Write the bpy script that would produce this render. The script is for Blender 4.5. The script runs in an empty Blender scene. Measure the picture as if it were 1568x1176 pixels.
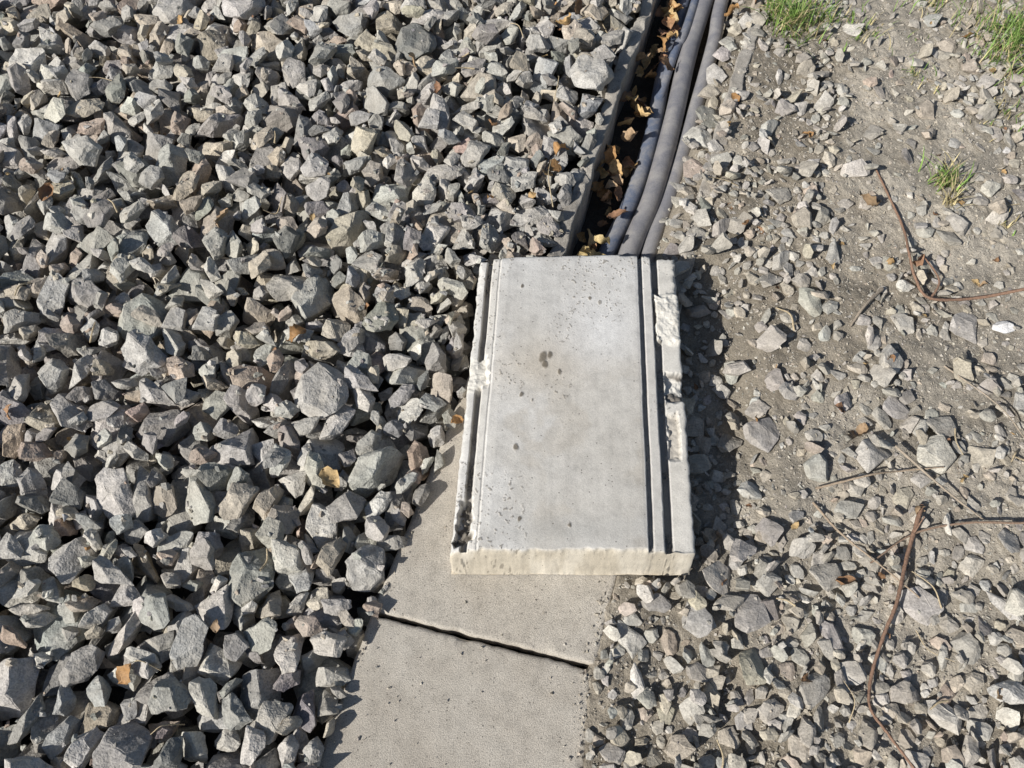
import bpy, bmesh, math, itertools
import numpy as np
from mathutils import Vector, noise as mnoise
rng=np.random.default_rng(7)
scene=bpy.context.scene

# ---------------------------------------------------------------- noise
_tab=np.random.default_rng(3).random((256,256))
def vn(x,y,seed=0):
    x=np.asarray(x,float)+seed*17.31; y=np.asarray(y,float)+seed*9.77
    xi=np.floor(x).astype(int); yi=np.floor(y).astype(int)
    fx=x-xi; fy=y-yi
    fx=fx*fx*(3-2*fx); fy=fy*fy*(3-2*fy)
    a=_tab[xi&255,yi&255]; b=_tab[(xi+1)&255,yi&255]; c=_tab[xi&255,(yi+1)&255]; d=_tab[(xi+1)&255,(yi+1)&255]
    return (a*(1-fx)+b*fx)*(1-fy)+(c*(1-fx)+d*fx)*fy
def fbm(x,y,f,seed=0,o=4,g=.5,rot=True):
    s=0;a=1;t=0
    x=np.asarray(x,float); y=np.asarray(y,float)
    for k in range(o):
        th=(.6+k*1.15+seed*.37) if rot else 0
        c_,s_=math.cos(th),math.sin(th)
        s=s+a*vn((x*c_-y*s_)*f,(x*s_+y*c_)*f,seed+k*3+1); t+=a; a*=g; f*=2.03
    return s/t
def ss(a,b,x):
    t=np.clip((x-a)/(b-a),0,1); return t*t*(3-2*t)

# ---------------------------------------------------------------- mesh helpers
def make_mesh(name,V,F,mat,col=None,smooth=False,midx=None):
    V=np.asarray(V,np.float32); F=np.asarray(F,np.int32)
    me=bpy.data.meshes.new(name)
    n=F.shape[1]
    me.vertices.add(len(V)); me.vertices.foreach_set("co",V.ravel())
    me.loops.add(F.size); me.loops.foreach_set("vertex_index",F.ravel())
    me.polygons.add(len(F))
    me.polygons.foreach_set("loop_start",np.arange(0,F.size,n,dtype=np.int32))
    me.polygons.foreach_set("loop_total",np.full(len(F),n,np.int32))
    me.polygons.foreach_set("use_smooth",np.full(len(F),smooth))
    for m in (mat if isinstance(mat,(list,tuple)) else [mat]): me.materials.append(m)
    if col is not None:
        c=np.ones((len(V),4),np.float32); c[:,:3]=col
        at=me.color_attributes.new("tint",'FLOAT_COLOR','POINT'); at.data.foreach_set("color",c.ravel())
    me.update(calc_edges=True); me.validate()
    ob=bpy.data.objects.new(name,me); scene.collection.objects.link(ob)
    return ob
def grid_faces(nx,ny,off=0):
    i=np.arange(nx*ny).reshape(ny,nx)+off
    return np.stack([i[:-1,:-1],i[:-1,1:],i[1:,1:],i[1:,:-1]],-1).reshape(-1,4)

# ---------------------------------------------------------------- materials
def nodes(name):
    m=bpy.data.materials.new(name); m.use_nodes=True
    nt=m.node_tree; b=nt.nodes["Principled BSDF"]
    def N(t,**k):
        n=nt.nodes.new(t)
        for a,v in k.items():
            if a.startswith("i_"): n.inputs[a[2:].replace("_"," ")].default_value=v
            else: setattr(n,a,v)
        return n
    def L(a,b_): nt.links.new(a,b_)
    tc=N("ShaderNodeTexCoord")
    return m,nt,b,N,L,tc
def noise(N,L,tc,scale,detail=5,rough=.6,dist=0):
    n=N("ShaderNodeTexNoise",i_Scale=scale,i_Detail=detail,i_Roughness=rough,i_Distortion=dist)
    L(tc.outputs["Object"],n.inputs["Vector"]); return n.outputs["Fac"]
def ramp(N,L,src,stops):
    r=N("ShaderNodeValToRGB"); e=r.color_ramp.elements
    e[0].position=stops[0][0]; e[0].color=(*stops[0][1],1) if not np.isscalar(stops[0][1]) else (stops[0][1],)*3+(1,)
    e[1].position=stops[-1][0]; e[1].color=(*stops[-1][1],1) if not np.isscalar(stops[-1][1]) else (stops[-1][1],)*3+(1,)
    for p,c in stops[1:-1]:
        k=e.new(p); k.color=(*c,1) if not np.isscalar(c) else (c,)*3+(1,)
    L(src,r.inputs[0]); return r.outputs[0]
def mix(N,L,fac,a,b,mode='MIX'):
    n=N("ShaderNodeMix",data_type='RGBA',blend_type=mode)
    if np.isscalar(fac): n.inputs[0].default_value=fac
    else: L(fac,n.inputs[0])
    for s,i in ((a,6),(b,7)):
        if isinstance(s,tuple): n.inputs[i].default_value=(*s,1)
        else: L(s,n.inputs[i])
    return n.outputs[2]
def comb(N,L,a,ka,b,kb):
    m1=N("ShaderNodeMath",operation='MULTIPLY'); L(a,m1.inputs[0]); m1.inputs[1].default_value=ka
    m2=N("ShaderNodeMath",operation='MULTIPLY_ADD'); L(b,m2.inputs[0]); m2.inputs[1].default_value=kb; L(m1.outputs[0],m2.inputs[2])
    return m2.outputs[0]
def bump(N,L,h,dist,strength=1,prev=None):
    n=N("ShaderNodeBump",i_Strength=strength,i_Distance=dist); L(h,n.inputs["Height"])
    if prev is not None: L(prev,n.inputs["Normal"])
    return n.outputs[0]

def mat_stone(name,dust=(.49,.455,.395),dustamt=.38,b1=.010,b2=.0022):
    m,nt,b,N,L,tc=nodes(name)
    at=N("ShaderNodeAttribute",attribute_name="tint").outputs["Color"]
    n1=noise(N,L,tc,38,3,.65); n2=noise(N,L,tc,260,2,.75)
    c=mix(N,L,1.0,at,ramp(N,L,n1,[(.28,.68),(.5,1.0),(.72,1.28)]),'MULTIPLY')
    c=mix(N,L,1.0,c,ramp(N,L,n2,[(.3,.66),(.55,1.02),(.75,1.3)]),'MULTIPLY')
    if dustamt>0:
        n3=noise(N,L,tc,13,1,.5)
        c=mix(N,L,ramp(N,L,n3,[(.42,0.0),(.68,dustamt)]),c,dust)
    L(c,b.inputs["Base Color"]); b.inputs["Roughness"].default_value=.85
    b.inputs["Specular IOR Level"].default_value=.25
    L(bump(N,L,comb(N,L,n1,b1,n2,b2),1.0,.8),b.inputs["Normal"]); return m
def mat_concrete(name,base,stain,pore=.25,grain=.0012,tint=False,sand=.18,mott=.1):
    m,nt,b,N,L,tc=nodes(name)
    n0=noise(N,L,tc,5,5,.6,.4); n1=noise(N,L,tc,30,5,.7); n2=noise(N,L,tc,420,3,.75)
    c=mix(N,L,ramp(N,L,n0,[(.35,0.0),(.65,.9)]),base,stain)
    c=mix(N,L,1.0,c,ramp(N,L,n1,[(.3,1-mott*1.5),(.5,1.0),(.72,1+mott)]),'MULTIPLY')
    c=mix(N,L,1.0,c,ramp(N,L,n2,[(.3,1-sand*2),(.5,1.0),(.7,1+sand)]),'MULTIPLY')
    v=N("ShaderNodeTexVoronoi",i_Scale=150,i_Randomness=1.0); L(tc.outputs["Object"],v.inputs["Vector"])
    sep=N("ShaderNodeSeparateColor"); L(v.outputs["Color"],sep.inputs[0])
    thr=N("ShaderNodeMath",operation='GREATER_THAN'); L(sep.outputs[0],thr.inputs[0]); thr.inputs[1].default_value=1-pore*.25
    sm=N("ShaderNodeMath",operation='LESS_THAN'); L(v.outputs["Distance"],sm.inputs[0]); sm.inputs[1].default_value=.22
    mu=N("ShaderNodeMath",operation='MULTIPLY'); L(thr.outputs[0],mu.inputs[0]); L(sm.outputs[0],mu.inputs[1])
    mu2=N("ShaderNodeMath",operation='MULTIPLY'); L(mu.outputs[0],mu2.inputs[0]); mu2.inputs[1].default_value=.7
    c=mix(N,L,mu2.outputs[0],c,(.10,.09,.08))
    if tint:
        at=N("ShaderNodeAttribute",attribute_name="tint").outputs["Color"]
        c=mix(N,L,1.0,c,at,'MULTIPLY')
    L(c,b.inputs["Base Color"]); b.inputs["Roughness"].default_value=.9
    b.inputs["Specular IOR Level"].default_value=.2
    L(bump(N,L,comb(N,L,n1,.0014,n2,grain),1.0,.9),b.inputs["Normal"]); return m
def mat_dirt(name):
    m,nt,b,N,L,tc=nodes(name)
    at=N("ShaderNodeAttribute",attribute_name="tint").outputs["Color"]
    n1=noise(N,L,tc,45,5,.75); n2=noise(N,L,tc,300,3,.8)
    c=mix(N,L,1.0,at,ramp(N,L,n1,[(.28,.74),(.5,1.0),(.75,1.22)]),'MULTIPLY')
    c=mix(N,L,1.0,c,ramp(N,L,n2,[(.3,.64),(.55,1.0),(.75,1.32)]),'MULTIPLY')
    L(c,b.inputs["Base Color"]); b.inputs["Roughness"].default_value=.95
    b.inputs["Specular IOR Level"].default_value=.1
    L(bump(N,L,comb(N,L,n1,.008,n2,.0032),1.0,1),b.inputs["Normal"]); return m
def mat_attr(name,rough=.7,trans=0,f=60):
    m,nt,b,N,L,tc=nodes(name)
    at=N("ShaderNodeAttribute",attribute_name="tint").outputs["Color"]
    n1=noise(N,L,tc,f,4,.7)
    c=mix(N,L,1.0,at,ramp(N,L,n1,[(.3,.6),(.5,1.0),(.75,1.35)]),'MULTIPLY')
    L(c,b.inputs["Base Color"]); b.inputs["Roughness"].default_value=rough
    L(bump(N,L,n1,.003,.7),b.inputs["Normal"]); return m
def mat_cable(name,col):
    m,nt,b,N,L,tc=nodes(name)
    n1=noise(N,L,tc,16,5,.65,.6); n2=noise(N,L,tc,260,3,.6)
    c=mix(N,L,ramp(N,L,n1,[(.4,0.0),(.66,.75)]),col,(.38,.365,.35))
    c=mix(N,L,1.0,c,ramp(N,L,n2,[(.3,.85),(.7,1.12)]),'MULTIPLY')
    L(c,b.inputs["Base Color"]); b.inputs["Roughness"].default_value=.42
    L(bump(N,L,comb(N,L,n1,.0006,n2,.0004),1,.5),b.inputs["Normal"]); return m

M_ball=mat_stone("ballast_stone")
M_grav=mat_stone("gravel_stone",(.43,.39,.33),.35,.006,.0014)
M_cov=mat_concrete("cover_concrete",(.58,.54,.475),(.49,.445,.38),.4,.0022,sand=.24,mott=.13)
M_lid=mat_concrete("lid_concrete",(.67,.66,.635),(.60,.585,.555),.2,.0008,tint=True,sand=.09,mott=.11)
M_wall=mat_concrete("trough_concrete",(.52,.49,.44),(.36,.33,.29),.4,.0025,sand=.25,mott=.2)
M_dirt=mat_dirt("dirt")
M_leaf=mat_attr("dry_leaf",.65,f=120)
M_wood=mat_attr("twig_bark",.8,f=200)
M_grass=mat_attr("grass_blade",.6,f=30)
M_cab1=mat_cable("conduit_plastic",(.22,.22,.24))
M_cab2=mat_cable("conduit_plastic_blue",(.13,.16,.23))

# ---------------------------------------------------------------- layout (metres)
def xl(y): return .106+.3155*(y-1.21)          # trough left wall centre line
def xr(y): return .475+.342*(y-1.34)           # trough right wall centre line
SLAB_A=[(-.50,-.42),(.060,-.53),(.152,.236),(-.276,.339)]      # front cover
SLAB_B=[(-.273,.348),(.158,.245),(.350,.86),(-.060,.985)]      # rear cover
LID=[(-.120,.418),(.356,.416),(.382,1.148),(-.074,1.134)]
def inq(q,x,y,pad=0):
    r=np.ones(np.shape(x),bool)
    for k in range(4):
        (ax,ay),(bx,by)=q[k],q[(k+1)%4]
        l=math.hypot(bx-ax,by-ay)
        r&=(((bx-ax)*(y-ay)-(by-ay)*(x-ax))/l) > -pad
    return r
def slab_right(y): return np.where(y<.24,.152+(.236-y)*(-.12),.158+(y-.245)*.3122)
def slab_left(y): return np.where(y<.343,-.276+(y-.339)*.295,-.273+(y-.348)*.334)
def ground_z(x,y):
    x=np.asarray(x,float); y=np.asarray(y,float)
    n=fbm(x,y,3,1)-.5; m=fbm(x,y,12,5,3)-.5; s=fbm(x,y,60,9,3)-.5
    left=-.085+.03*n
    dirt=-.012+.035*n+.022*m+.008*s
    sr=slab_right(y); d=x-sr
    bank=.003+.012*m+.009*s
    near=(1-ss(.02,.16,d))*(y<.95)
    dirt=dirt*(1-near)+bank*near
    under=ss(.38,.50,y)*(1-ss(1.15,1.3,y))*(1-ss(.50,.60,x))
    dirt=dirt-.03*under
    zin=-.15+.01*m
    fill=ss(1.05,1.25,y)*ss(xr(y)-.11,xr(y)-.05,x)
    zin=zin*(1-fill)+(-.030+.03*m)*fill
    rj=.012*(fbm(x,y,25,31,3)-.5)
    a=ss(xl(y)-.006,xl(y)+.006,x); 
    z=left*(1-a)+zin*a
    edge=np.where(y<.93,np.maximum(sr-.010+rj*1.6,xr(y)+.0),xr(y)+.004+rj*2)
    b=ss(edge-.012,edge+.008,x)
    lap=.008*(1-ss(.05,.2,x-xr(y)))*(y>1.1)
    z=z*(1-b)+(dirt+lap)*b
    return z
def axis(a,b,st,far):
    mid=np.arange(a,b+1e-9,st)
    out=np.geomspace(.03,far,34)
    return np.concatenate([(a-out)[::-1],mid,b+out])
gx=np.concatenate([-2.4-np.geomspace(.03,250,34)[::-1],np.arange(-2.4,0,.02),np.arange(0,1.7,.005),np.arange(1.7,2.41,.02),2.4+np.geomspace(.03,250,34)])
gy=axis(-.7,3.2,.0065,250)
X,Y=np.meshgrid(gx,gy)
Xc=np.clip(X,-3,3); Yc=np.clip(Y,-1.2,4)
Z=ground_z(Xc,Yc)+.006*(fbm(X,Y,130,77,2)-.5)*(Xc>.1)
farm=ss(3.2,5,Y)+ss(.7,2.0,-Y)
Z=Z*(1-np.clip(farm,0,1))-.02*np.clip(farm,0,1)
dustn=fbm(X,Y,2.2,40,4)
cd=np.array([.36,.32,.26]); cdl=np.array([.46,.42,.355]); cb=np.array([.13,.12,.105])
t=ss(.4,.62,dustn)[...,None]
dustzone=(ss(.42,.55,X-.25*Y)*(1-ss(.95,1.2,X-.1*Y))*ss(1.1,1.5,Y))[...,None]
C=cd*(1-t)+cdl*t; C=C*(1-dustzone*.7)+np.array([.53,.485,.41])*dustzone*.7
C=C*(.85+.3*ss(.35,.65,fbm(X,Y,9,45,3)))[...,None]
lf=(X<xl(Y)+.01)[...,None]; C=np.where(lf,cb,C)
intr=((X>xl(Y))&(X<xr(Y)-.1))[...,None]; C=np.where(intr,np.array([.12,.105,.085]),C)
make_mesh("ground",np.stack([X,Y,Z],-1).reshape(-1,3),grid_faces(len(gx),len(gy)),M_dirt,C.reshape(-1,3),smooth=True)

# ---------------------------------------------------------------- concrete covers
def slab(q,zt,zb,seed,name,mat,tiltz=0):
    nu,nv=150,240
    u=np.linspace(0,1,nu); v=np.linspace(0,1,nv); U,Vv=np.meshgrid(u,v)
    q=np.array(q)
    P=((1-U)*(1-Vv))[...,None]*q[0]+(U*(1-Vv))[...,None]*q[1]+(U*Vv)[...,None]*q[2]+((1-U)*Vv)[...,None]*q[3]
    x,y=P[...,0],P[...,1]
    W_=.44;H_=.75
    e=np.minimum(np.minimum(U,1-U)*W_,np.minimum(Vv,1-Vv)*H_)
    chip=fbm(x,y,22,seed,4)
    z=zt-.004*np.exp(-e/.003)-.007*ss(.57,.75,chip)*np.exp(-e/.008)+.0010*(fbm(x,y,40,seed+5)-.5)
    cen=q.mean(0); j=.008*(fbm(x,y,30,seed+2,4)-.5)*np.exp(-e/.01)
    dx,dy=x-cen[0],y-cen[1]; l=np.hypot(dx,dy)+1e-6
    x=x+dx/l*j; y=y+dy/l*j
    top=np.stack([x,y,z],-1)
    idx=np.arange(nu*nv).reshape(nv,nu)
    ring=np.concatenate([idx[0,:],idx[1:,-1],idx[-1,-2::-1],idx[-2:0:-1,0]])
    Vt=top.reshape(-1,3); low=Vt[ring].copy(); low[:,2]=zb
    n0=len(Vt); nr=len(ring)
    a=np.arange(nr); b=(a+1)%nr
    side=np.stack([ring[a],a+n0,b+n0,ring[b]],-1)
    Vall=np.concatenate([Vt,low])
    F=np.concatenate([grid_faces(nu,nv),side])
    return make_mesh(name,Vall,F,mat,smooth=True)
slab(SLAB_A,.000,-.05,3,"concrete_trough_cover",M_cov)
slab(SLAB_B,.002,-.05,13,"concrete_trough_cover.001",M_cov)

# ---------------------------------------------------------------- trough walls
def wall(fx,w,zt,zb,y0,y1,seed):
    ny=620
    ys=np.linspace(y0,y1,ny)
    prof=[(-w/2,zb+(zt-zb)*k) for k in np.linspace(0,.94,8)]+[(w/2*k,zt) for k in np.linspace(-.9,.9,10)]+[(w/2,zb+(zt-zb)*k) for k in np.linspace(.94,0,8)]
    prof=np.array(prof); n=len(prof)
    Yg=np.repeat(ys[:,None],n,1); px=np.repeat(prof[None,:,0],ny,0); pz=np.repeat(prof[None,:,1],ny,0)
    k=fbm(Yg*1.0,px*1.0+pz,28,seed,4)-.5; k2=fbm(Yg,px*0,7,seed+4,4)-.5
    up=ss(zb,zt,pz)
    X_=fx(Yg)+px*(1-.25*np.clip(k2,0,1)*up)+.014*k*up+.022*k2
    Z_=pz-up*(.030*np.clip(k+k2,0,1)+.024*np.abs(k2))
    return np.stack([X_,Yg,Z_],-1).reshape(-1,3),grid_faces(n,ny)
V1,F1=wall(xl,.038,.012,-.17,-.5,3.3,50)
V2,F2=wall(xr,.040,.003,-.17,-.5,3.3,70)
m1=V1[:,1]<.99; V1[m1,2]=np.minimum(V1[m1,2],-.052)
m2=V2[:,1]<.99; V2[m2,2]=np.minimum(V2[m2,2],-.052)
make_mesh("concrete_cable_trough",np.concatenate([V1,V2]),np.concatenate([F1,F2+len(V1)]),M_wall,smooth=True)

# ---------------------------------------------------------------- upturned lid
def build_lid():
    nu,nv=380,600
    u=np.linspace(0,1,nu); v=np.linspace(0,1,nv); U,Vv=np.meshgrid(u,v)
    q=np.array(LID)
    P=((1-U)*(1-Vv))[...,None]*q[0]+(U*(1-Vv))[...,None]*q[1]+(U*Vv)[...,None]*q[2]+((1-U)*Vv)[...,None]*q[3]
    x,y=P[...,0],P[...,1]
    wob=.004*(fbm(x,y,9,80,4)-.5)+.003*(fbm(x,y,50,84,3)-.5)
    up=U+wob
    prof_u=[0,.036,.042,.062,.070,.100,.103,.108,.111,.150,.785,.800,.806,.822,.828,.868,.880,.905,.912,1.0]
    prof_z=[.079,.080,.064,.064,.090,.091,.0895,.0895,.0925,.094,.094,.093,.080,.080,.086,.085,.062,.062,.072,.073]
    z=np.interp(up,prof_u,prof_z)
    col=np.ones((nv,nu,3))
    def tintmix(mask,c):
        nonlocal col
        col=col*(1-mask[...,None])+np.array(c)*mask[...,None]
    n1=fbm(x,y,60,90,3); n2=fbm(x,y,18,95,4)
    n1s=fbm(x,y,30,97,4); n3=fbm(x,y,120,98,2)
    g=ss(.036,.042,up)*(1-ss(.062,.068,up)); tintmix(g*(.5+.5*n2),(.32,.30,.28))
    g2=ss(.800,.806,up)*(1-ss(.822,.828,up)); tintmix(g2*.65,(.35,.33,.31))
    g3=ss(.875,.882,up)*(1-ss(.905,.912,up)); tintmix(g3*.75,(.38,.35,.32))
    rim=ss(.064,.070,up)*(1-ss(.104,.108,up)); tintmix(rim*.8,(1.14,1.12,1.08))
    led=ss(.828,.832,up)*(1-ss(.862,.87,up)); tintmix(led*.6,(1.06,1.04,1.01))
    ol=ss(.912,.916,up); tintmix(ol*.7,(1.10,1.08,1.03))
    pan=ss(.11,.12,up)*(1-ss(.79,.8,up))
    tintmix(pan*ss(.40,.62,fbm(x,y,5,120,4))*.8,(.87,.85,.815))
    tintmix(pan*ss(.54,.70,fbm(x,y,13,124,5))*.5,(.76,.715,.65))
    tintmix(pan*ss(.5,1,Vv)*.6,(1.0,1.02,1.05))
    bl=np.exp(-(((U-.35)/.22)**2+((Vv-.60)/.10)**2)); tintmix(pan*bl*.8,(.82,.75,.65))
    bl=np.exp(-(((U-.6)/.2)**2+((Vv-.72)/.14)**2)); tintmix(pan*bl*.8,(1.13,1.15,1.19))
    bl=np.exp(-(((U-.55)/.5)**2+((Vv-.09)/.035)**2)); tintmix(pan*bl*.7,(.76,.76,.75))
    st=fbm(x*1.0,y*.04,140,170,3,rot=False); col*= (1+.12*(st-.5)*pan)[...,None]
    ff=1-ss(.030,.040,Vv+.012*(n1-.5)+.010*(n2-.5))
    endz=np.interp(U,[0,.06,.10,.80,.90,1],[.078,.082,.088,.088,.080,.074])
    z=z*(1-ff)+ff*(endz*(.03+.97*ss(-.004,.036,Vv)))+ff*(.005*(n1-.5)+.002*(n3-.5))
    tintmix(ff*.95,(1.0,.94,.83)); tintmix(ff*ss(.48,.66,n2)*.75,(.82,.75,.63)); tintmix(ff*ss(.56,.7,n1)*.4,(.70,.65,.57))
    def blob(u0,u1,v0,v1,soft=.02):
        a=ss(u0-soft,u0+soft,U+.05*(n2-.5)+.03*(n1-.5))*(1-ss(u1-soft,u1+soft,U+.05*(n2-.5)+.03*(n1-.5)))
        return a*ss(v0-.012,v0+.012,Vv+.05*(n2-.5)+.02*(n1-.5))*(1-ss(v1-.012,v1+.012,Vv+.05*(n1s-.5)))
    b=blob(.875,1.2,.68,.86,.006); z=z*(1-b)+(.081+.012*(n1s-.5)+.004*(n1-.5)+.002*(n3-.5))*b; tintmix(b*.95,(1.24,1.22,1.16)); tintmix(b*ss(.58,.68,n1)*.4,(.85,.82,.76))
    b=blob(.920,1.2,.49,.58,.006); z=z*(1-b)+(.058+.018*(n1s-.5)+.009*(n1-.5)+.004*(n3-.5))*b; tintmix(b*ss(.40,.52,n1s),(.30,.28,.26))
    b=blob(.905,.960,.30,.45,.006); z=z*(1-b)+(.063+.006*(n1-.5))*b; tintmix(b*.6,(.72,.67,.60))
    b=blob(-.3,.080,.52,.62,.006); z=z*(1-b)+(.081+.010*(n1s-.5)+.006*(n1-.5)+.003*(n3-.5))*b; tintmix(b*.8,(1.15,1.13,1.07))
    b=blob(.020,.078,.06,.17,.006); z=z*(1-b)+(.050+.035*(n1-.4))*b; tintmix(b*ss(.36,.5,n1),(.24,.22,.20))
    cr=fbm(x,y,160,140,2)
    gm=np.clip(g+g3+.4*g2,0,1)*ss(.45,.6,n2); z=z+gm*.005*ss(.5,.7,cr); tintmix(gm*ss(.55,.65,cr)*.8,(.3,.28,.25))
    sp=ss(.735,.76,fbm(x,y,190,150,2))*ss(.42,.6,fbm(x,y,7,151,3)); z=z+sp*.001; tintmix(sp*.65,(.32,.29,.25))
    for (cu,cv,r) in [(.345,.625,.011),(.37,.63,.007),(.355,.60,.006),(.24,.33,.007),(.30,.48,.005),(.25,.50,.004),(.42,.575,.005),(.56,.83,.004),(.22,.88,.004),(.27,.12,.003),(.48,.10,.003)]:
        d=np.hypot((U-cu)*.47,(Vv-cv)*.73*.6)+.012*(n1-.5)
        k=1-ss(r*.4,r,d); z=z+k*.003*(n1); tintmix(k*.85,(.22,.19,.15))
    z=z+.0008*(fbm(x,y,25,130,3)-.5)
    e=np.minimum(np.minimum(U*.47,(1-U)*.47),(1-Vv)*.73)
    z=z-.005*np.exp(-e/.003)-.010*ss(.55,.70,n2)*np.exp(-e/.005)
    cen=q.mean(0)
    j=(.007*(n2-.5)+.005*(n1-.5))*np.exp(-np.minimum(e,Vv*.73)/.008)
    dx,dy=x-cen[0],y-cen[1]
    x=x+np.sign(dx)*j; y=y+np.sign(dy)*j*.6
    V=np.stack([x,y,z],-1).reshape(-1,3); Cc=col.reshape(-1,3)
    idx=np.arange(nu*nv).reshape(nv,nu)
    ring=np.concatenate([idx[0,:],idx[1:,-1],idx[-1,-2::-1],idx[-2:0:-1,0]]); nr=len(ring)
    rows=[V]; cols=[Cc]; F=[grid_faces(nu,nv)]; prev=ring; base=len(V)
    a=np.arange(nr); b_=(a+1)%nr
    for k in range(1,7):
        t=k/6; lo=V[ring].copy(); lo[:,2]=lo[:,2]*(1-t)+.006*t
        off=(fbm(lo[:,0]+lo[:,1],lo[:,2]*3,45,160,3)-.5)*.004
        lo[:,0]+=np.sign(lo[:,0]-cen[0])*off
        rows.append(lo); cols.append(Cc[ring]*np.array([.98,.95,.9]))
        cur=np.arange(nr)+base
        F.append(np.stack([prev[a],cur[a],cur[b_],prev[b_]],-1)); prev=cur; base+=nr
    rows.append(np.array([[cen[0],cen[1],.006]])); cols.append(np.ones((1,3)))
    F.append(np.stack([prev[a[::2]],np.full(len(a[::2]),base),prev[(a[::2]+2)%nr],prev[(a[::2]+1)%nr]],-1))
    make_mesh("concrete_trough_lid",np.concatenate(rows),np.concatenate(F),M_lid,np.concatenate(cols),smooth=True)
build_lid()

# ---------------------------------------------------------------- conduits
def catmull(P,n):
    P=np.array(P,float); P=np.vstack([2*P[0]-P[1],P,2*P[-1]-P[-2]])
    out=[]
    for i in range(1,len(P)-2):
        t=np.linspace(0,1,n,endpoint=False)[:,None]
        a,b,c,d=P[i-1],P[i],P[i+1],P[i+2]
        out.append(.5*((2*b)+(-a+c)*t+(2*a-5*b+4*c-d)*t**2+(-a+3*b-3*c+d)*t**3))
    out.append(P[-2][None]); return np.vstack(out)
def tube(P,r,seg=20,n=30,taper=None):
    C_=catmull(P,n); T=np.gradient(C_,axis=0); T/=np.linalg.norm(T,axis=1)[:,None]
    up=np.array([0,0,1.]); S=np.cross(T,up); S/=np.linalg.norm(S,axis=1)[:,None]+1e-9; Uu=np.cross(S,T)
    L_=np.concatenate([[0],np.cumsum(np.linalg.norm(np.diff(C_,axis=0),axis=1))])
    rr=np.full(len(C_),r,float)
    if taper is not None: rr*=np.interp(L_/L_[-1],[0,1],[1,taper])
    a=np.linspace(0,2*np.pi,seg,endpoint=False)
    V=C_[:,None,:]+rr[:,None,None]*(np.cos(a)[None,:,None]*S[:,None,:]+np.sin(a)[None,:,None]*Uu[:,None,:])
    i=np.arange(len(C_)*seg).reshape(len(C_),seg); j=np.roll(i,-1,1)
    F=np.stack([i[:-1],j[:-1],j[1:],i[1:]],-1).reshape(-1,4)
    return V.reshape(-1,3),F
def cable(name,P,r,mat):
    V,F=tube(P,r,28,40); make_mesh(name,V,F,mat,smooth=True)
cable("cable_conduit",[(.15,.75,-.10),(.23,1.05,-.095),(.308,1.29,-.088),(.382,1.475,-.084),(.460,1.74,-.080),(.530,2.01,-.085),(.605,2.25,-.088),(.92,3.2,-.09)],.027,M_cab1)
cable("cable_conduit.001",[(.10,.8,-.12),(.180,1.1,-.118),(.247,1.291,-.112),(.320,1.46,-.106),(.398,1.70,-.106),(.470,2.017,-.110),(.550,2.288,-.112),(.82,3.2,-.112)],.023,M_cab2)
cable("cable_conduit.002",[(.28,1.0,-.11),(.362,1.298,-.092),(.425,1.464,-.090),(.502,1.70,-.086),(.610,2.05,-.066),(.675,2.302,-.066),(.96,3.2,-.08)],.021,M_cab1)
cable("cable_conduit.003",[(.14,.8,-.14),(.22,1.15,-.138),(.335,1.50,-.128),(.425,1.82,-.100),(.497,2.04,-.075),(.56,2.2,-.07),(.86,3.2,-.12)],.013,M_cab2)

# ---------------------------------------------------------------- stones
def stone_variant(seed,dims,planes=13,bev=.05,detail=True,rough=.02,rmin=.62,el=.30,sub=2,flattop=None):
    r=np.random.default_rng(seed)
    nrm=r.normal(size=(planes,3)); nrm/=np.linalg.norm(nrm,axis=1)[:,None]
    for _ in range(18):
        d=nrm[:,None]-nrm[None]; q=(d**2).sum(-1)+np.eye(planes)*9
        nrm=nrm+.03*(d/q[...,None]**1.0).sum(1); nrm/=np.linalg.norm(nrm,axis=1)[:,None]
    off=r.uniform(rmin,1.0,planes)
    if flattop is not None:
        nn=np.array([r.normal()*.15,r.normal()*.15,1.0]); nn/=np.linalg.norm(nn)
        nrm=np.vstack([nrm,nn]); off=np.append(off,flattop); planes+=1
    pts=[]
    for i,j,k in itertools.combinations(range(planes),3):
        A=nrm[[i,j,k]]
        if abs(np.linalg.det(A))<.05: continue
        p=np.linalg.solve(A,off[[i,j,k]])
        if (nrm@p<=off+1e-6).all() and np.linalg.norm(p)<1.7: pts.append(p)
    pts=np.array(pts)*np.array(dims)
    bm=bmesh.new()
    for p in pts: bm.verts.new(p)
    bmesh.ops.convex_hull(bm,input=bm.verts)
    bmesh.ops.delete(bm,geom=[v for v in bm.verts if not v.link_faces],context='VERTS')
    bmesh.ops.remove_doubles(bm,verts=bm.verts,dist=.06)
    if not detail:
        bmesh.ops.triangulate(bm,faces=bm.faces)
    else:
        bmesh.ops.dissolve_limit(bm,angle_limit=math.radians(6),verts=bm.verts,edges=bm.edges)
        bmesh.ops.bevel(bm,geom=list(bm.edges),offset=bev,segments=1,affect='EDGES',clamp_overlap=True)
        bmesh.ops.triangulate(bm,faces=bm.faces)
        for _ in range(sub):
            lg=[e for e in bm.edges if e.calc_length()>el]
            if lg: bmesh.ops.subdivide_edges(bm,edges=lg,cuts=1)
            bmesh.ops.triangulate(bm,faces=bm.faces)
        o=Vector((seed*3.1,seed*1.7,0))
        for v in bm.verts:
            a=mnoise.noise(v.co*1.7+o)*.11+mnoise.noise(v.co*4.5+o)*.045
            v.co+=v.co.normalized()*a+Vector(r.normal(size=3)*rough)
    bm.verts.index_update()
    V=np.array([v.co[:] for v in bm.verts]); F=np.array([[v.index for v in f.verts] for f in bm.faces])
    bm.free()
    V-=V.mean(0); V/=np.abs(V).max()
    return V,F
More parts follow.
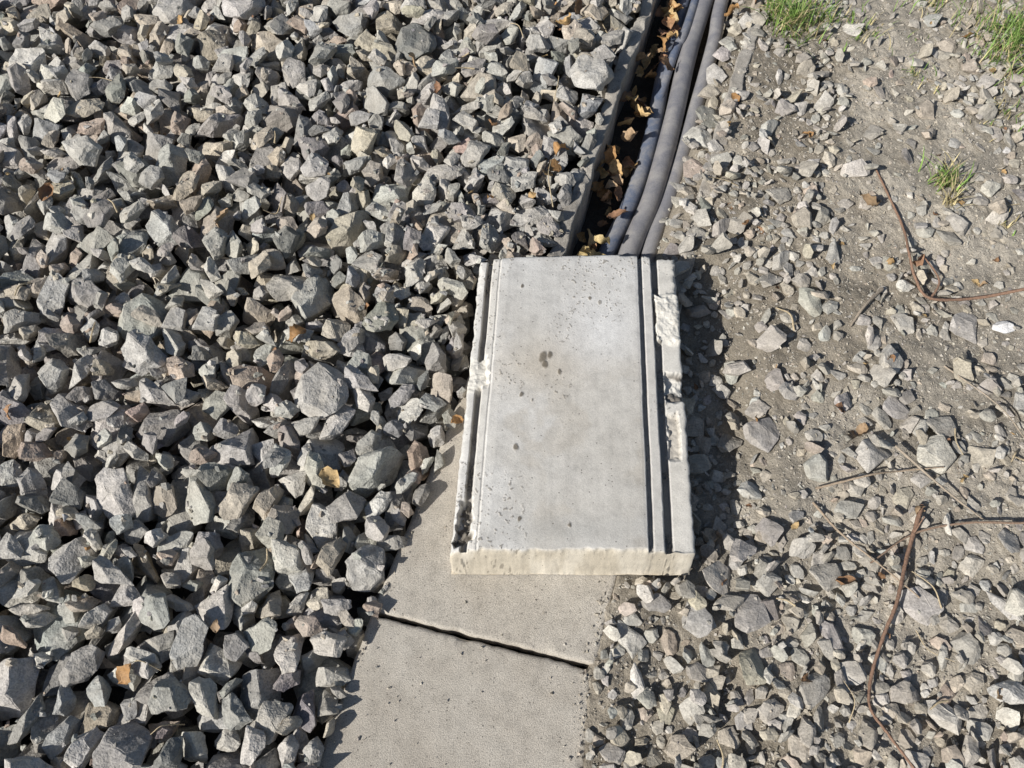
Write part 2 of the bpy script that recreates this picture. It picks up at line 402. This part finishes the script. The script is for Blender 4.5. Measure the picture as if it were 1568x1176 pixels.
def randR(r,flat=None):
    if flat is None:
        q=r.normal(size=4); q/=np.linalg.norm(q)
    else:
        a=r.uniform(0,2*np.pi); ax=r.normal(size=2)*flat
        q=np.array([math.cos(a/2),ax[0],ax[1],math.sin(a/2)]); q/=np.linalg.norm(q)
    w,x,y,z=q
    return np.array([[1-2*(y*y+z*z),2*(x*y-z*w),2*(x*z+y*w)],[2*(x*y+z*w),1-2*(x*x+z*z),2*(y*z-x*w)],[2*(x*z-y*w),2*(y*z+x*w),1-2*(x*x+y*y)]])
CELL=.004; GX0,GY0=-2.5,-.8; NX,NY=1250,1050
hx=GX0+np.arange(NX)*CELL; hy=GY0+np.arange(NY)*CELL
HX,HY=np.meshgrid(hx,hy)
H=ground_z(HX,HY)
forb=np.zeros(H.shape,bool)
sl=inq(SLAB_A,HX,HY)|inq(SLAB_B,HX,HY); H[sl]=np.maximum(H[sl],0.002); 
ld=inq(LID,HX,HY,.004)
slab_core=inq(SLAB_A,HX,HY,-.026)|inq(SLAB_B,HX,HY,-.026)
wl=(np.abs(HX-xl(HY))<.017)&(HY>.95); H[wl]=np.maximum(H[wl],0)
wr=(np.abs(HX-xr(HY))<.02)&(HY>.95); H[wr]=np.maximum(H[wr],-.004)
inside=(HX>xl(HY)+.006)&(HX<xr(HY)-.105)&(HY>.9)
forb|=ld|slab_core|inside
H[ld]=.1
H0=H.copy()

def combo(V,F,size,R,r):
    W_=(V*size)@R.T
    tri=W_[F]; ar=np.linalg.norm(np.cross(tri[:,1]-tri[:,0],tri[:,2]-tri[:,0]),axis=1); ar/=ar.sum()
    n=int(min(9000,max(600,(size/CELL)**2*26)))
    f=r.choice(len(F),n,p=ar); a=r.random(n); b=r.random(n); m=a+b>1; a[m]=1-a[m]; b[m]=1-b[m]
    P=tri[f,0]+a[:,None]*(tri[f,1]-tri[f,0])+b[:,None]*(tri[f,2]-tri[f,0])
    k=int(math.ceil(size*1.1/CELL))+1; w=2*k+1
    ix=np.round(P[:,0]/CELL).astype(int)+k; iy=np.round(P[:,1]/CELL).astype(int)+k
    ix=np.clip(ix,0,w-1); iy=np.clip(iy,0,w-1)
    lo=np.full((w,w),np.inf); hi=np.full((w,w),-np.inf)
    np.minimum.at(lo,(iy,ix),P[:,2]); np.maximum.at(hi,(iy,ix),P[:,2])
    val=np.isfinite(lo); vy,vx=np.nonzero(val)
    return dict(V=W_,k=k,vy=vy-k,vx=vx-k,lo=lo[val],hi=hi[val],size=size)
def place(cb,cx,cy,q=.9,forbmax=.0):
    iy=cb['vy']+cy; ix=cb['vx']+cx
    if iy.min()<0 or ix.min()<0 or iy.max()>=NY or ix.max()>=NX: return None
    if forb[iy,ix].mean()>forbmax: return None
    d=H[iy,ix]-cb['lo']; n=len(d); z=np.partition(d,int(q*(n-1)))[int(q*(n-1))]
    return z
def commit(cb,cx,cy,z):
    iy=cb['vy']+cy; ix=cb['vx']+cx
    H[iy,ix]=np.maximum(H[iy,ix],cb['hi']+z)

PAL=np.array([[.44,.425,.395],[.39,.38,.355],[.50,.485,.45],[.47,.425,.35],[.44,.355,.29],[.32,.31,.29],[.58,.555,.505],[.52,.46,.37],[.24,.235,.225],[.41,.415,.405],[.38,.325,.265]])
PW=np.array([.20,.16,.15,.11,.04,.10,.08,.055,.04,.03,.045]); PW/=PW.sum()
def rcol(r,n,gain=1.0):
    c=PAL[r.choice(len(PAL),n,p=PW)]*r.uniform(.82,1.15,(n,1))+r.normal(size=(n,3))*.007
    return np.clip(c*gain,.03,.8)
def build(name,items,mat,col):
    Vs=[];Fs=[];Cs=[];o=0
    for (V,F,p),c in zip(items,col):
        Vs.append(V+p); Fs.append(F+o); Cs.append(np.repeat(c[None],len(V),0)); o+=len(V)
    return make_mesh(name,np.concatenate(Vs),np.concatenate(Fs),mat,np.concatenate(Cs))

hi_v=[];lo_v=[]
for i in range(44):
    r=np.random.default_rng(100+i); dims=(1,r.uniform(.5,.9),r.uniform(.34,.68))
    pl=int(r.integers(8,13))
    hi_v.append(stone_variant(100+i,dims,pl,.03,True,.008,.5)); lo_v.append(stone_variant(100+i,dims,pl,.03,False,0,.5))
combos=[]
for i in range(440):
    vi=int(rng.integers(44)); size=float(np.clip(rng.lognormal(math.log(.040),.32),.018,.070))
    R=randR(rng, .40 if rng.random()<.6 else None)
    cb=combo(*lo_v[vi],size,R,rng); cb['vi']=vi; cb['R']=R; combos.append(cb)
placed=[]
def in_ball(x,y):
    return x < np.minimum(np.where(y<.985,slab_left(y)+.022,9),xl(y)+.004)
for it in range(8400):
    cb=combos[int(rng.integers(len(combos)))]
    best=None
    for t in range(7):
        if rng.random()<.9: x=rng.uniform(-1.75,.5); y=rng.uniform(-.2,2.5)
        else: x=rng.uniform(-2.4,.75); y=rng.uniform(-.7,3.2)
        if not in_ball(x,y): continue
        cx=int(round((x-GX0)/CELL)); cy=int(round((y-GY0)/CELL))
        z=place(cb,cx,cy,.90,.0)
        if z is None: continue
        dist=float(min((slab_left(y) if y<.985 else xl(y)),xl(y))-x)
        top=z+cb['hi'].max()
        if top> .045+.08*min(dist,.35)+ (.02 if rng.random()<.1 else 0): continue
        if best is None or z<best[0]: best=(z,cx,cy)
    if best is None: continue
    commit(cb,best[1],best[2],best[0]); placed.append((cb,*[best[1],best[2],best[0]]))
items=[]
for cb,cx,cy,z in placed:
    iy=cb['vy']+cy; ix=cb['vx']+cx
    vis=np.mean(cb['hi']+z>=H[iy,ix]-.002)
    if vis<.02 : continue
    inview=abs(cx*CELL+GX0)<1.75 and cy*CELL+GY0<2.5
    V,F=(hi_v if vis>.15 and inview else lo_v)[cb['vi']]
    items.append(((V*cb['size'])@cb['R'].T,F,np.array([GX0+cx*CELL,GY0+cy*CELL,z])))
sm=[stone_variant(500+i,(1,np.random.default_rng(i).uniform(.6,.9),np.random.default_rng(i+9).uniform(.35,.6)),8,0,False,0,.55) for i in range(16)]
def scatter_small(n,region,smin,smax,sink,cond,pw=2.0,flat=.25,offgrid=None,anyw=False):
    out=[]
    while len(out)<n:
        x=rng.uniform(region[0],region[1]); y=rng.uniform(region[2],region[3])
        if not cond(x,y): n-=0.2; continue
        s=smin+(smax-smin)*rng.random()**pw
        ix=int(round((x-GX0)/CELL)); iy=int(round((y-GY0)/CELL))
        if forb[iy,ix] and not anyw: n-=.2; continue
        if offgrid is not None and H[iy,ix]-H0[iy,ix]>offgrid and rng.random()<.95: n-=.2; continue
        V,F=sm[int(rng.integers(len(sm)))]
        out.append(((V*s)@randR(rng,flat).T,F,np.array([x,y,H[iy,ix]-sink*s+.3*s])))
    return out
chips=scatter_small(2400,(-1.6,.5,-.1,2.3),.003,.012,.25,in_ball)
chips+=scatter_small(300,(-.35,.12,.95,1.45),.004,.012,.25,in_ball)
items+=chips
build("railway_ballast",items,M_ball,rcol(rng,len(items),1.0))

# ---------------------------------------------------------------- gravel and dirt stones on the right
gh=[];gl=[]
for i in range(50):
    r=np.random.default_rng(900+i); dims=(1,r.uniform(.5,.95),r.uniform(.22,.52)); pl=int(r.integers(8,13)); ft=r.uniform(.5,.9)
    gh.append(stone_variant(900+i,dims,pl,.04,True,.008,.5,.38,1,ft)); gl.append(stone_variant(900+i,dims,pl,.05,False,0,.5,flattop=ft))
def gcombo(size,flat=.12):
    vi=int(rng.integers(50)); R=randR(rng,flat)
    cb=combo(*gl[vi],size,R,rng); cb['vi']=vi; cb['R']=R; return cb
BIG=[(1.068,1.012,.052),(.767,.672,.046),(.799,.36,.044),(.457,.451,.026),(.874,.279,.034),(.228,.291,.042),(.6,.959,.040),(.55,.726,.046),(.235,.214,.034),(.937,.197,.046),(.334,.162,.036),(1.026,.881,.034),(.861,.907,.044),(.902,1.484,.044),(1.158,1.003,.024),(.791,1.212,.038),(.509,.898,.028),(.413,.412,.042),(.908,.672,.050),(1.008,.485,.034),(.71,1.067,.040),(.51,.60,.032),(.47,.34,.042),(.36,.33,.036),(.30,.10,.034),(.56,.2,.042),(.62,.30,.034),(.97,.36,.042),(1.08,.28,.038),(.80,.16,.040),(.62,.83,.032),(1.2,.62,.040),(.70,.55,.034),(.28,.36,.032),(.45,.24,.042),(.85,.79,.034),(1.15,.8,.038),(.95,1.12,.03),(1.12,1.3,.036),(1.25,1.45,.034),(.52,.10,.036),
 (.51,1.62,.042),(.545,1.70,.040),(.485,1.52,.036),(.565,1.80,.036),(.585,1.87,.040),(.54,1.57,.028),(.615,1.95,.032),(.46,1.43,.030),(.64,2.02,.03),(.42,1.33,.030),(.45,1.36,.024),(.40,1.24,.026)]
GI=[]
def put(cb,x,y,q=.9,sink=.25,fm=.0,ong=False):
    cx=int(round((x-GX0)/CELL)); cy=int(round((y-GY0)/CELL))
    iy=cb['vy']+cy; ix=cb['vx']+cx
    if ong and iy.min()>0 and iy.max()<NY and ix.min()>0 and ix.max()<NX and (H[iy,ix]-H0[iy,ix]>.003).mean()>ong: return False
    z=place(cb,cx,cy,q,fm)
    if z is None: return False
    z-=sink*(-cb['lo'].min())
    if (cb['hi']+z>H[iy,ix]).mean()<.3: return False
    commit(cb,cx,cy,z)
    V,F=gh[cb['vi']] if cb['size']>.010 else gl[cb['vi']]
    GI.append(((V*cb['size'])@cb['R'].T,F,np.array([GX0+cx*CELL,GY0+cy*CELL,z]))); return True
for x,y,s in BIG: put(gcombo(s),x,y,.9,.1,.05)
nbig=len(GI)
def right_ok(x,y):
    return x> (max(float(slab_right(y))+.004,0) if y<.9 else xr(y)-.10*(y>1.1))
def density(x,y):
    d=float(fbm(x,y,2.6,200,3)); e=float(fbm(x,y,9,210,2)); k=.17+1.5*max(0,d-.40)+1.0*max(0,e-.55)
    dz=float(ss(.42,.55,x-.25*y)*(1-ss(.95,1.2,x-.1*y))*ss(1.15,1.5,y)); k*=1-.75*dz
    if y<.9: k*=1.3
    if y<.5: k*=1.6
    return k
gcombos=[gcombo(float(np.clip(rng.lognormal(math.log(.0125),.52),.005,.036)),float(rng.choice([.06,.16,.35]))) for _ in range(700)]
gcombos.sort(key=lambda c:-c['size'])
NIT=26000
for it in range(NIT):
    x=rng.uniform(.05,1.75) if rng.random()<.92 else rng.uniform(.05,2.4); y=rng.uniform(-.2,2.5) if rng.random()<.94 else rng.uniform(-.7,3.2)
    if not right_ok(x,y): continue
    if rng.random()>density(x,y): continue
    f=it/NIT
    lo_i=min(max(0,int(700*(f*1.1-.35))),500); hi_i=min(700,int(700*(f*1.1+.30)))
    i=int(rng.integers(lo_i,hi_i))
    put(gcombos[i],x,y,.85,rng.uniform(.0,.5),ong=float(rng.choice([.15,.3,.6])))
ng=len(GI)
g_small=scatter_small(32000,(.05,1.65,-.05,2.3),.0015,.0060,.45,lambda x,y:right_ok(x,y) and rng.random()<.45+density(x,y),2.2,.6,.003)
def on_slab(x,y):
    if not (inq(SLAB_A,x,y,-.004) or inq(SLAB_B,x,y,-.004)) or inq(LID,x,y,.01): return False
    dr=float(slab_right(y))-x; dl=x-float(slab_left(y))
    return rng.random()<.008+.9*math.exp(-dr/.012)+.3*math.exp(-dl/.012)
cnt0=[]
while len(cnt0)<460:
    x=rng.uniform(-.4,.3); y=rng.uniform(-.1,.95)
    if not on_slab(x,y): continue
    s=.0010+.004*rng.random()**2.5; V,F=sm[int(rng.integers(16))]
    cnt0.append(((V*s)@randR(rng,.5).T,F,np.array([x,y,.0015+.2*s])))
g_small+=cnt0
GI+=g_small
GC=rcol(rng,len(GI),1.08)
m=np.full((len(GI),1),.35); m[nbig:ng,0]=rng.uniform(.1,.6,ng-nbig); m[ng:,0]=rng.uniform(.2,.85,len(GI)-ng); m[:nbig]=.1
GC=GC*(1-m)+np.array([.43,.39,.325])*m
GC[14]=(.8,.8,.8)
build("gravel",GI,M_grav,GC)

# ---------------------------------------------------------------- leaves
def hz(x,y):
    ix=int(round((x-GX0)/CELL)); iy=int(round((y-GY0)/CELL)); return float(H[iy-2:iy+3,ix-2:ix+3].max())
LV=[];LF=[];LC=[];lo_=0
LCOL=np.array([[.42,.24,.10],[.33,.19,.10],[.48,.32,.15],[.30,.17,.10],[.53,.38,.19],[.40,.28,.17]])
def leaf(x,y,z,s,col=None,curl=None):
    global lo_
    nu,nv=9,6
    u=np.linspace(0,1,nu); w=np.sin(np.pi*u**.8)**.8*.34*(1+.35*rng.normal(size=nu)*.5); w=np.clip(w,.01,1); w[0]=w[-1]=.01
    v=np.linspace(-1,1,nv); 
    cu=rng.uniform(.2,.9) if curl is None else curl
    P=np.zeros((nv,nu,3)); P[...,0]=(u-.5)[None]; P[...,1]=v[:,None]*w[None]
    P[...,2]=cu*(v[:,None]**2)*w[None]+.25*cu*np.sin(u*5+rng.uniform(0,6))[None]+.04*rng.normal(size=(nv,nu))
    R=randR(rng,.3); Q=(P.reshape(-1,3)*s)@R.T
    Q-= [0,0,Q[:,2].min()]
    LV.append(Q+np.array([x,y,z])); LF.append(grid_faces(nu,nv,lo_)); lo_+=nu*nv
    c=LCOL[int(rng.integers(6))] if col is None else np.array(col)
    LC.append(np.repeat(c[None]*rng.uniform(.75,1.15),nu*nv,0))
LP=[(.91,1.37,.07),(.76,.73,.055),(.66,.40,.04),(.80,1.62,.03),(1.36,1.85,.03),(-.48,.94,.045),(-.70,1.27,.05),(-.37,.60,.05),(-.70,.22,.05),(-1.15,1.35,.05),(.72,.78,.03),(.84,.55,.03),(-1.07,.75,.035),(.11,1.47,.05),(.09,1.44,.045),(.19,2.06,.05),(.15,1.98,.05),(.23,2.13,.06),(.13,1.52,.045),(-.12,.745,.035),(1.13,1.14,.025),(.66,2.12,.05),(.72,2.15,.045),(1.33,2.0,.035),(-.95,2.0,.03),(.99,1.19,.035),(.95,.62,.03),(.62,1.75,.03),(-.27,1.8,.045),(-.2,1.72,.035),(-.05,1.6,.035),(.05,1.35,.03)]
for x,y,s in LP: leaf(x,y,hz(x,y)-.004,s)
for k in range(110):
    y=rng.uniform(1.15,3.0); x=xl(y)+rng.uniform(.03,.12)
    leaf(x,y,-.125+rng.uniform(0,.07),rng.uniform(.03,.060),LCOL[int(rng.integers(6))]*1.1)  # leaf colour brightened so they look lit in the partly shaded trough
for k in range(14):
    y=rng.uniform(1.16,1.28); x=.16+rng.uniform(0,.07); leaf(x,y,-.05+rng.uniform(-.03,.02),rng.uniform(.035,.055),(.54,.42,.21))
for k in range(110):
    x=rng.uniform(-1.6,1.6); y=rng.uniform(0,2.4)
    if k>70: x=rng.uniform(.4,1.5)
    if inq(LID,x,y,.02) or inq(SLAB_A,x,y,0) or inq(SLAB_B,x,y,0) or (xl(y)-.03<x<xr(y)): continue
    leaf(x,y,hz(x,y)-.008,rng.uniform(.010,.026),LCOL[int(rng.integers(6))]*.9)
make_mesh("fallen_leaves",np.concatenate(LV),np.concatenate(LF),M_leaf,np.concatenate(LC),smooth=True)

# ---------------------------------------------------------------- twigs
def twig(name,groups,col):
    Vs=[];Fs=[];o=0
    for P,r in groups:
        P3=[(x,y,hz(x,y)+r*.8+dz) for x,y,dz in P]
        V,F=tube(P3,r,8,14,taper=.55); V+= (rng.random(V.shape)-.5)*r*.35
        Vs.append(V);Fs.append(F+o);o+=len(V)
    V=np.concatenate(Vs); make_mesh(name,V,np.concatenate(Fs),M_wood,np.repeat(np.array([col]),len(V),0),smooth=True)
BR=(.26,.16,.11)
twig("twig",[([(1.22,1.09,.004),(1.11,1.085,.006),(1.0,1.08,.004),(.975,1.13,.0),(.965,1.2,.004),(.98,1.3,.006),(.96,1.5,.002)],.0042),([(1.0,1.08,0),(1.03,1.13,.01),(1.01,1.2,.004)],.003)],BR)
twig("twig",[([(.85,.56,.012),(.80,.46,.012),(.75,.36,.01),(.715,.30,.01),(.68,.23,.008),(.662,.17,.004),(.68,.12,.004),(.72,.06,0)],.0045),([(.82,.5,.008),(.84,.53,.02)],.002)],BR)
twig("twig",[([(1.12,.53,.004),(1.05,.52,.01),(.93,.52,.01),(.82,.5,.006),(.72,.44,.0)],.003)],(.30,.21,.15))
twig("twig",[([(.64,.60,.004),(.75,.62,.008),(.82,.635,.006),(.91,.64,0)],.0026),([(.63,.57,0),(.67,.5,.006),(.74,.43,.008),(.80,.37,0)],.0026)],(.38,.30,.22))
twig("twig",[([(.89,1.11,.004),(.83,1.05,.006),(.79,1.0,0)],.005),([(.82,.69,0),(.9,.59,.01),(.97,.53,0)],.003),([(.99,.9,.0),(1.06,.78,.01),(1.12,.71,0)],.0022)],(.38,.32,.25))
tw=[]
for k in range(46):
    x=rng.uniform(-1.4,1.5); y=rng.uniform(.0,2.3)
    if inq(LID,x,y,.08) or inq(SLAB_A,x,y,.05) or inq(SLAB_B,x,y,.05) or (xl(y)-.08<x<xr(y)+.05): continue
    a=rng.uniform(0,6.28); l=rng.uniform(.03,.09)
    tw.append(([(x,y,0),(x+l*.5*math.cos(a),y+l*.5*math.sin(a),.004),(x+l*math.cos(a+.2),y+l*math.sin(a+.2),0)],rng.uniform(.001,.0026)))
tw.append(([(.10,1.30,.03),(.09,1.38,.05),(.10,1.47,.03)],.0016))
twig("dry_straw",tw,(.50,.41,.27))

# ---------------------------------------------------------------- grass
GV=[];GF=[];GCc=[];o=0
def tuft(cx,cy,n,rad,h,green=1.0):
    global o
    for k in range(n):
        a=rng.uniform(0,6.28); rr=rad*abs(rng.normal())*.5; x=cx+rr*math.cos(a); y=cy+rr*math.sin(a)
        z0=float(ground_z(x,y))-.002; L_=h*rng.uniform(.4,1.2); b=rng.uniform(0,6.28); lean=rng.uniform(.3,1.3); w=rng.uniform(.0009,.0022)
        t=np.linspace(0,1,6); dx=math.cos(b); dy=math.sin(b)
        px=x+dx*L_*lean*t**1.6*.7; py=y+dy*L_*lean*t**1.6*.7; pz=z0+L_*(t-.45*lean*t**2.2)
        ww=w*(1-t**2*.95)
        l=np.stack([px-dy*ww,py+dx*ww,pz],-1); r_=np.stack([px+dy*ww,py-dx*ww,pz+.0004],-1)
        GV.append(np.concatenate([l,r_])); i=np.arange(5)+o
        GF.append(np.stack([i,i+1,i+7,i+6],-1)); o+=12
        c=np.array([.17,.28,.06]) if rng.random()<.75*green else np.array([.48,.41,.22])
        GCc.append(np.repeat(c[None]*rng.uniform(.7,1.4),12,0))
for (x,y,n,r,h,g) in [(.84,2.07,340,.10,.10,1),(.79,2.11,120,.06,.07,1),(.93,2.1,80,.08,.07,.9),(1.47,2.0,420,.17,.10,.95),(1.50,1.83,240,.12,.10,.9),(1.42,1.93,110,.12,.07,.7),(1.36,1.7,50,.08,.05,.6),(1.13,1.45,90,.05,.085,.9),(1.12,1.38,34,.03,.07,.1),(1.05,2.05,70,.10,.05,.7),(1.15,1.85,45,.09,.035,.7),(1.3,2.2,150,.15,.06,.8),(1.6,2.5,500,.4,.07,.9),(1.0,2.5,300,.3,.07,.9),(1.25,1.3,15,.05,.04,.2),(1.3,1.65,22,.08,.03,.6)]:
    tuft(x,y,n,r,h,g)
make_mesh("grass",np.concatenate(GV),np.concatenate(GF),M_grass,np.concatenate(GCc),smooth=True)

# ---------------------------------------------------------------- light, world, camera
el=math.radians(35); sx,sy=.83,.558
d=Vector((sx*math.cos(el),sy*math.cos(el),-math.sin(el)))
sun=bpy.data.lights.new("sun",'SUN'); sun.energy=5.0; sun.angle=math.radians(.5); sun.color=(1,.955,.885)
so=bpy.data.objects.new("sun",sun); so.rotation_euler=d.to_track_quat('-Z','Y').to_euler(); so.location=(-3,-2,4); scene.collection.objects.link(so)
w=bpy.data.worlds.new("World"); scene.world=w; w.use_nodes=True
bg=w.node_tree.nodes["Background"]; sky=w.node_tree.nodes.new("ShaderNodeTexSky"); sky.sky_type='NISHITA'; sky.sun_disc=False
sky.sun_elevation=el; sky.sun_rotation=math.atan2(-sx,-sy)
w.node_tree.links.new(sky.outputs[0],bg.inputs[0]); bg.inputs[1].default_value=.06
cam=bpy.data.cameras.new("camera"); cam.sensor_width=36; cam.lens=36*1230/1568; cam.clip_end=1000; cam.clip_start=.02
co=bpy.data.objects.new("camera",cam); co.location=(0,0,1.6); co.rotation_euler=(math.radians(28),0,0); scene.collection.objects.link(co)
scene.camera=co
scene.view_settings.view_transform='Standard'; scene.view_settings.look='None'; scene.view_settings.exposure=0
